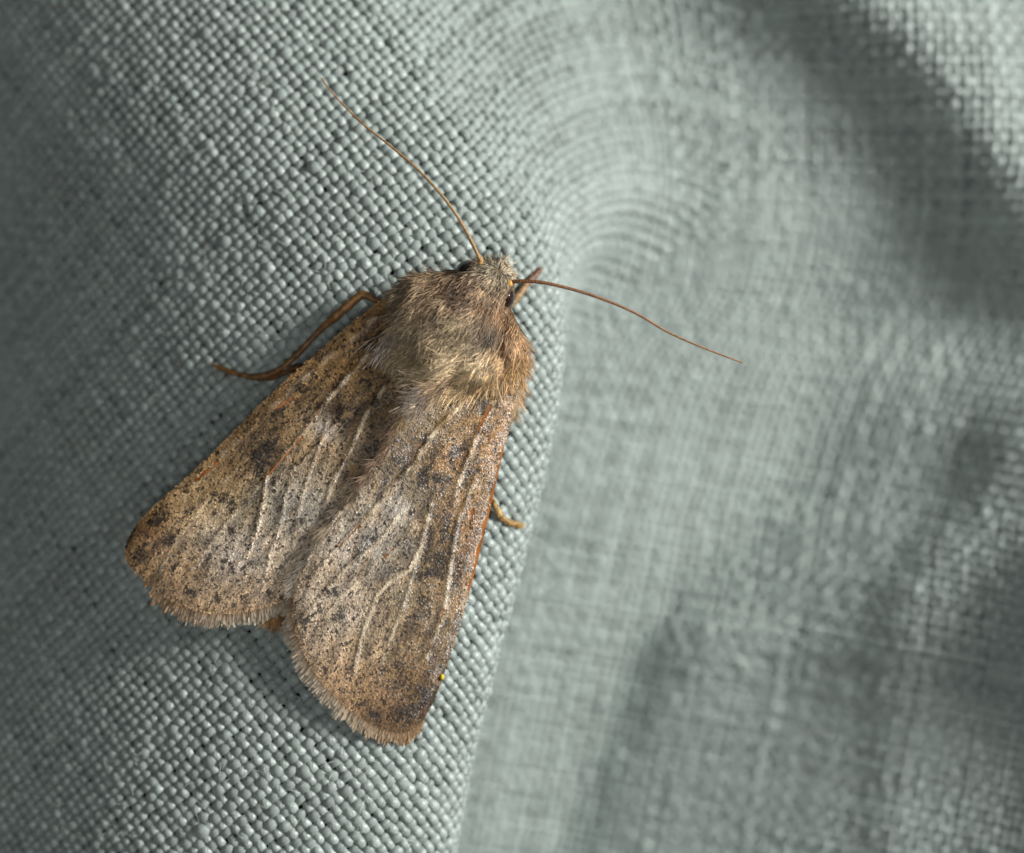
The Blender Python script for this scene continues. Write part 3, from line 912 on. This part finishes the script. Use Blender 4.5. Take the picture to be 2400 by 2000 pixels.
# the coat's ground: trunk and soft shoulder lobes joined into one smooth surface
HX, HY = np.meshgrid(np.arange(860, 1271, 4.0), np.arange(580, 1041, 4.0))
hp = P(HX.ravel(), HY.ravel(), 3.2)
hz, hoff = body_z(hp[:, 0], hp[:, 1])
HZ = np.where(hoff < 1, hz, np.maximum(hz - 0.9 * (hoff - 1), 0.8)).reshape(HX.shape)
for (cx, cy, rx, ry, rot, zt, zb) in [(962, 752, 50, 100, 16, 3.1, 2.0), (1190, 810, 44, 90, -8, 2.7, 1.0),
                                      (1022, 862, 58, 40, -30, 3.6, 2.8), (1112, 858, 62, 56, 20, 3.45, 2.6)]:
    c_, s_ = math.cos(math.radians(rot)), math.sin(math.radians(rot))
    ex, ey = (HX - cx) * c_ + (HY - cy) * s_, -(HX - cx) * s_ + (HY - cy) * c_
    e = (ex / rx) ** 2 + (ey / ry) ** 2
    HZ = np.maximum(HZ, np.where(e < 1, zb + (zt - zb) * np.sqrt(np.clip(1 - e, 0, 1)), 0))
floor = np.full(HX.shape, -9.0)
for S_, Z_ in ((SL, ZL), (SR, ZR)):
    bi = np.round((S_[..., 0] - 860) / 4).astype(int).ravel(); bj = np.round((S_[..., 1] - 580) / 4).astype(int).ravel()
    k = (bi >= 0) & (bi < HX.shape[1]) & (bj >= 0) & (bj < HX.shape[0])
    np.maximum.at(floor, (bj[k], bi[k]), Z_.ravel()[k] + 0.12)
HZ = np.maximum(HZ, floor)
kb = np.hanning(9); kb /= kb.sum()
for axis in (0, 1):
    HZ = np.apply_along_axis(lambda q: np.convolve(np.pad(q, 4, mode='edge'), kb, 'valid'), axis, HZ)


def fur_z(px, py):
    i = np.clip((px - 860) / 4, 0, HX.shape[1] - 1.01); j = np.clip((py - 580) / 4, 0, HX.shape[0] - 1.01)
    a, b = i.astype(int), j.astype(int); fa, fb = i - a, j - b
    return (HZ[b, a] * (1 - fa) + HZ[b, a + 1] * fa) * (1 - fb) + (HZ[b + 1, a] * (1 - fa) + HZ[b + 1, a + 1] * fa) * fb - 0.03


r = np.random.default_rng(77)
n = 2600
edge = curve(np.array([(905, 800), (940, 815), (968, 838), (985, 868), (1010, 893), (1060, 905), (1110, 905), (1160, 898), (1200, 872), (1222, 850)], float), r.random(n))
ex_, ey_ = edge[:, 0] + r.normal(0, 9, n), edge[:, 1] + r.normal(-16, 9, n)
parts = [grow(ex_, ey_, [(*q[:4], q[4] * 1.45, *q[5:]) for q in FG], fur_z, seed=14, lift=0.05),
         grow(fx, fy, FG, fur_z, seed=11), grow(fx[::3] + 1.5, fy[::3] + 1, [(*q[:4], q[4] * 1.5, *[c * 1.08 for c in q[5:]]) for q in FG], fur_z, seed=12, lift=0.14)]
# violet grey tuft between the wing bases
r = np.random.default_rng(31)
TG = [(1000, 920, -.75, .6, .75, 112, 100, 90), (960, 950, -.75, .65, .55, 116, 104, 94), (1040, 910, -.7, .5, .7, 132, 108, 80), (975, 985, -.4, .9, .5, 176, 150, 96)]
n = 600
q = r.random(n)
parts.append(grow(1040 - 70 * q + r.normal(0, 9, n), 895 + 52 * q + r.normal(0, 8, n), TG, lambda x, y: 3.35 + 0 * x, seed=32, lift=0.08))
# tip of the abdomen
AG = [(680, 1400, -.5, .85, .7, 150, 100, 48), (650, 1440, -.35, .95, .55, 160, 116, 62), (640, 1450, -.7, .6, .5, 176, 136, 84), (668, 1450, .1, 1, .5, 120, 76, 36)]
n = 900
parts.append(grow(r.uniform(630, 690, n), r.uniform(1385, 1450, n), AG, lambda x, y: 1.25 + 0 * x - 0.2 * r.random(len(x)), seed=33, lift=0.03))
V, Fc, Cc, off = [], [], [], 0
for p_, r_, c_ in parts:
    v, f, c = tubes(p_, r_, c_, 3)
    V.append(v); Fc.append(f + off); Cc.append(c); off += len(v)
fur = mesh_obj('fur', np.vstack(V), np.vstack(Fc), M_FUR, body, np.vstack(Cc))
fur['kind'] = 'stuff'

# brown hairs combed along the right wing's inner edge
n = 1100
q = r.random(n)
ed = curve(np.array(innerR, float), 0.05 + 0.94 * q)
MG = [(962, 948, -.55, .85, .55, 176, 150, 104), (925, 1008, -.55, .85, .5, 112, 88, 66), (880, 1080, -.58, .82, .5, 100, 80, 62), (772, 1230, -.68, .74, .5, 112, 98, 80),
      (720, 1300, -.75, .65, .45, 112, 104, 90), (690, 1370, -.85, .5, .4, 120, 112, 98)]
uq = np.linspace(0, 1, ZR.shape[0])
p_, r_, c_ = grow(ed[:, 0] + r.normal(2, 4, n), ed[:, 1] + r.normal(0, 4, n), MG,
                  lambda x, y: np.interp(0.05 + 0.94 * q, uq, ZR[:, -1]) + 0.03, seed=43, lift=0.015, jit=0.12)
v, f, c = tubes(p_, r_ * 0.7, c_, 3)
mh = mesh_obj('margin_hair', v, f, M_FUR, right_wing, c)
mh['kind'] = 'stuff'

# pale hairs that stick out past the base of the right wing's front edge
n = 520
q = r.random(n)
CG = [(1212, 870, .12, 1, .7, 150, 120, 82), (1214, 920, .08, 1, .75, 158, 130, 92), (1208, 970, .02, 1, .5, 166, 150, 118)]
p_, r_, c_ = grow(1206 - 4 * q + r.normal(0, 4.5, n), 868 + 90 * q, CG, lambda x, y: 0.55 + 0 * x, seed=41, lift=0.02, jit=0.12)
v, f, c = tubes(p_, r_ * 1.2, c_, 3)
tuft = mesh_obj('wing_base_tuft', v, f, M_FUR, moth, c)
tuft['kind'] = 'stuff'


# ---- eyes, antennae, legs
def ellipsoid(name, c, rx, ry, rz, mat, parent, col, bump=0.0, seed=0, n=24):
    th = np.linspace(0, np.pi, n); ph = np.linspace(0, 2 * np.pi, 2 * n, endpoint=False)
    T, H = np.meshgrid(th, ph, indexing='ij')
    d = np.stack([np.sin(T) * np.cos(H), np.sin(T) * np.sin(H), np.cos(T)], -1)
    w = 1 + bump * (noise2(T * 3, H * 2, seed) - 0.5) * np.sin(T)
    v = d * w[..., None] * np.array([rx, ry, rz]) + c
    idx = np.arange(n * 2 * n).reshape(n, 2 * n)
    f = np.stack([idx[:-1], idx[1:], np.roll(idx[1:], -1, 1), np.roll(idx[:-1], -1, 1)], -1).reshape(-1, 4)
    return mesh_obj(name, v.reshape(-1, 3), f, mat, parent, np.broadcast_to(col, (n * 2 * n, 3)))


ellipsoid('eye', P(1098, 640, 1.95), 0.52, 0.50, 0.62, M_EYE, moth, lin((34, 30, 28)))
ellipsoid('eye', P(1189, 696, 1.85), 0.30, 0.45, 0.66, M_EYE, moth, lin((44, 30, 28)))


def horn(pts, r0, r1, c0, c1, seed):
    u = np.linspace(0, 1, 330)
    a = curve(np.array(pts, float), u)
    p = P(a[:, 0], a[:, 1], a[:, 2])
    ring = 1 + 0.10 * np.sin(u * 2 * np.pi * 82)
    rr = (r0 + (r1 - r0) * u ** 0.85) * ring
    rr[-4:] *= [0.9, 0.75, 0.5, 0.15]
    mix = (0.5 + 0.5 * fbm(u * 30, u * 0, seed))[:, None]
    cc = (lin(c0) * (1 - u[:, None]) + lin(c1) * u[:, None]) * (0.55 + 0.7 * mix)
    v, f, c = tubes(p[None], rr[None], cc[None], 9)
    o = mesh_obj('antenna', v, f, M_ANT, moth, c)
    b = a[0]; e = a[5]
    return o


hl = horn([(1128, 618, 2.9), (1123, 605, 3.1), (1100, 556, 3.4), (1066, 499, 3.5), (1023, 444, 3.4), (974, 393, 3.2), (917, 344, 3.0), (860, 299, 2.8),
           (814, 256, 2.6), (777, 216, 2.5), (751, 181, 2.4)], 0.078, 0.026, (136, 108, 68), (140, 102, 60), 1)
hr = horn([(1190, 664, 2.6), (1202, 661, 2.7), (1224, 659, 2.8), (1268, 662, 2.9), (1324, 674, 2.9), (1380, 690, 2.8), (1440, 712, 2.7), (1500, 740, 2.6),
           (1560, 776, 2.5), (1620, 804, 2.4), (1680, 828, 2.3), (1744, 852, 2.2)], 0.080, 0.028, (106, 68, 40), (138, 100, 66), 2)
ellipsoid('antenna_socket', P(1125, 611, 2.95), 0.13, 0.16, 0.15, M_LEG, hl, lin((186, 146, 92)), 0.2, 3, 12)
ellipsoid('antenna_socket', P(1194, 664, 2.65), 0.16, 0.14, 0.15, M_LEG, hr, lin((206, 160, 88)), 0.2, 4, 12)


def limb(name, pts, rads, col, parent, seed, spines=30, wob=0.12):
    n = len(pts) * 14
    u = np.linspace(0, 1, n)
    a = curve(np.array(pts, float), u)
    ui = np.linspace(0, 1, len(rads))
    rr = np.interp(u, ui, rads) * (1 + wob * (noise2(u * 26, u * 0, seed) - 0.5) * 2)
    rr[0] *= 0.4; rr[-1] *= 0.3
    p = P(a[:, 0], a[:, 1], a[:, 2])
    cc = lin(col)[None] * (0.65 + 0.7 * fbm(u * 18, u * 0, seed + 3))[:, None]
    v, f, c = tubes(p[None], rr[None], cc[None], 10)
    o = mesh_obj(name, v, f, M_LEG, parent, c)
    # short bristly scales along the limb
    r = np.random.default_rng(seed + 90)
    nb = 26 * len(pts)
    j = r.integers(2, n - 2, nb)
    tg = norm(np.gradient(p, axis=0))[j]
    rd = norm(np.cross(tg, r.normal(0, 1, (nb, 3))))
    b0 = p[j] + rd * rr[j][:, None] * 0.8
    d = norm(tg * 1.0 + rd * r.uniform(0.15, 0.6, nb)[:, None])
    ln = r.uniform(0.08, 0.20, nb)[:, None]
    hp_ = np.stack([b0, b0 + d * ln * 0.5, b0 + d * ln], 1)
    hc = lin(col) * np.exp(r.normal(0.1, 0.45, (nb, 1, 1))) * np.ones((1, 3, 1))
    v, f, c = tubes(hp_, np.tile([0.018, 0.016, 0.004], (nb, 1)), hc, 3)
    h = mesh_obj('leg_bristles', v, f, M_FUR, o if parent is moth else parent, c)
    h['kind'] = 'stuff'
    return o


def on(px, py, h=0.10):
    return float(cloth_z([px], [py])[0]) + 0.2 + h


# middle leg out to the left
lg = limb('leg', [(960, 760, 0.9), (905, 720, 1.1), (856, 692, 1.0), (835, 700, 0.95), (800, 730, 0.9), (748, 776, on(748, 776, .35))],
          [0.15, 0.16, 0.15, 0.19, 0.18, 0.12], (116, 84, 46), moth, 5)
limb('tarsus', [(752, 772, on(748, 776, .35)), (718, 808, on(718, 808, .25)), (690, 838, on(690, 838, .2)), (655, 866, on(655, 866, .15)), (622, 880, on(622, 880, .12)),
                (588, 884, on(588, 884, .1)), (545, 874, on(545, 874, .1)), (512, 862, on(512, 862, .1)), (494, 854, on(494, 854, .06))],
     [0.12, 0.12, 0.10, 0.11, 0.10, 0.12, 0.095, 0.085, 0.05], (112, 82, 46), lg, 6, wob=0.22)
# hind leg, mostly under the wing
lg = limb('leg', [(860, 900, 0.7), (760, 870, 0.6), (700, 862, on(700, 862, .25)), (668, 874, on(668, 874, .15)), (640, 886, on(640, 886, .08)), (600, 890, on(600, 890, .05))],
          [0.15, 0.15, 0.14, 0.13, 0.10, 0.06], (92, 62, 34), moth, 7)
# right fore leg
lg = limb('leg', [(1160, 720, 0.6), (1195, 712, 0.3), (1212, 696, on(1212, 696, .3)), (1236, 664, on(1236, 664, .15))], [0.15, 0.16, 0.15, 0.12], (140, 112, 80), moth, 8)
limb('tarsus', [(1234, 667, on(1234, 667, .15)), (1250, 650, on(1250, 650, .12)), (1262, 638, on(1262, 638, .1)), (1266, 630, on(1266, 630, .08))], [0.12, 0.13, 0.12, 0.09], (112, 86, 68), lg, 9)
# right middle leg
lg = limb('leg', [(1110, 1100, 0.4), (1140, 1150, 0.0), (1160, 1186, on(1160, 1186, .25)), (1173, 1210, on(1173, 1210, .15))], [0.15, 0.15, 0.13, 0.13], (160, 132, 84), moth, 10)
limb('tarsus', [(1171, 1206, on(1171, 1206, .15)), (1180, 1217, on(1180, 1217, .1)), (1196, 1226, on(1196, 1226, .1)), (1212, 1230, on(1212, 1230, .1)), (1226, 1233, on(1226, 1233, .08))],
     [0.13, 0.12, 0.11, 0.12, 0.09], (150, 118, 68), lg, 11)

# ------------------------------------------------------------------ pollen grain on the wing edge
i = np.argmin(np.hypot(SR[..., 0] - 1034, SR[..., 1] - 1588))
iu_, iv_ = np.unravel_index(i, ZR.shape)
g = ellipsoid('pollen_grain', P(1036, 1587, ZR[iu_, iv_] + 0.10), 0.08, 0.10, 0.07, M_POLLEN, None, lin((206, 178, 30)), 0.7, 5, 12)
g['label'] = 'tiny bright yellow pollen grain stuck on the brown wing edge'
g['category'] = 'pollen'
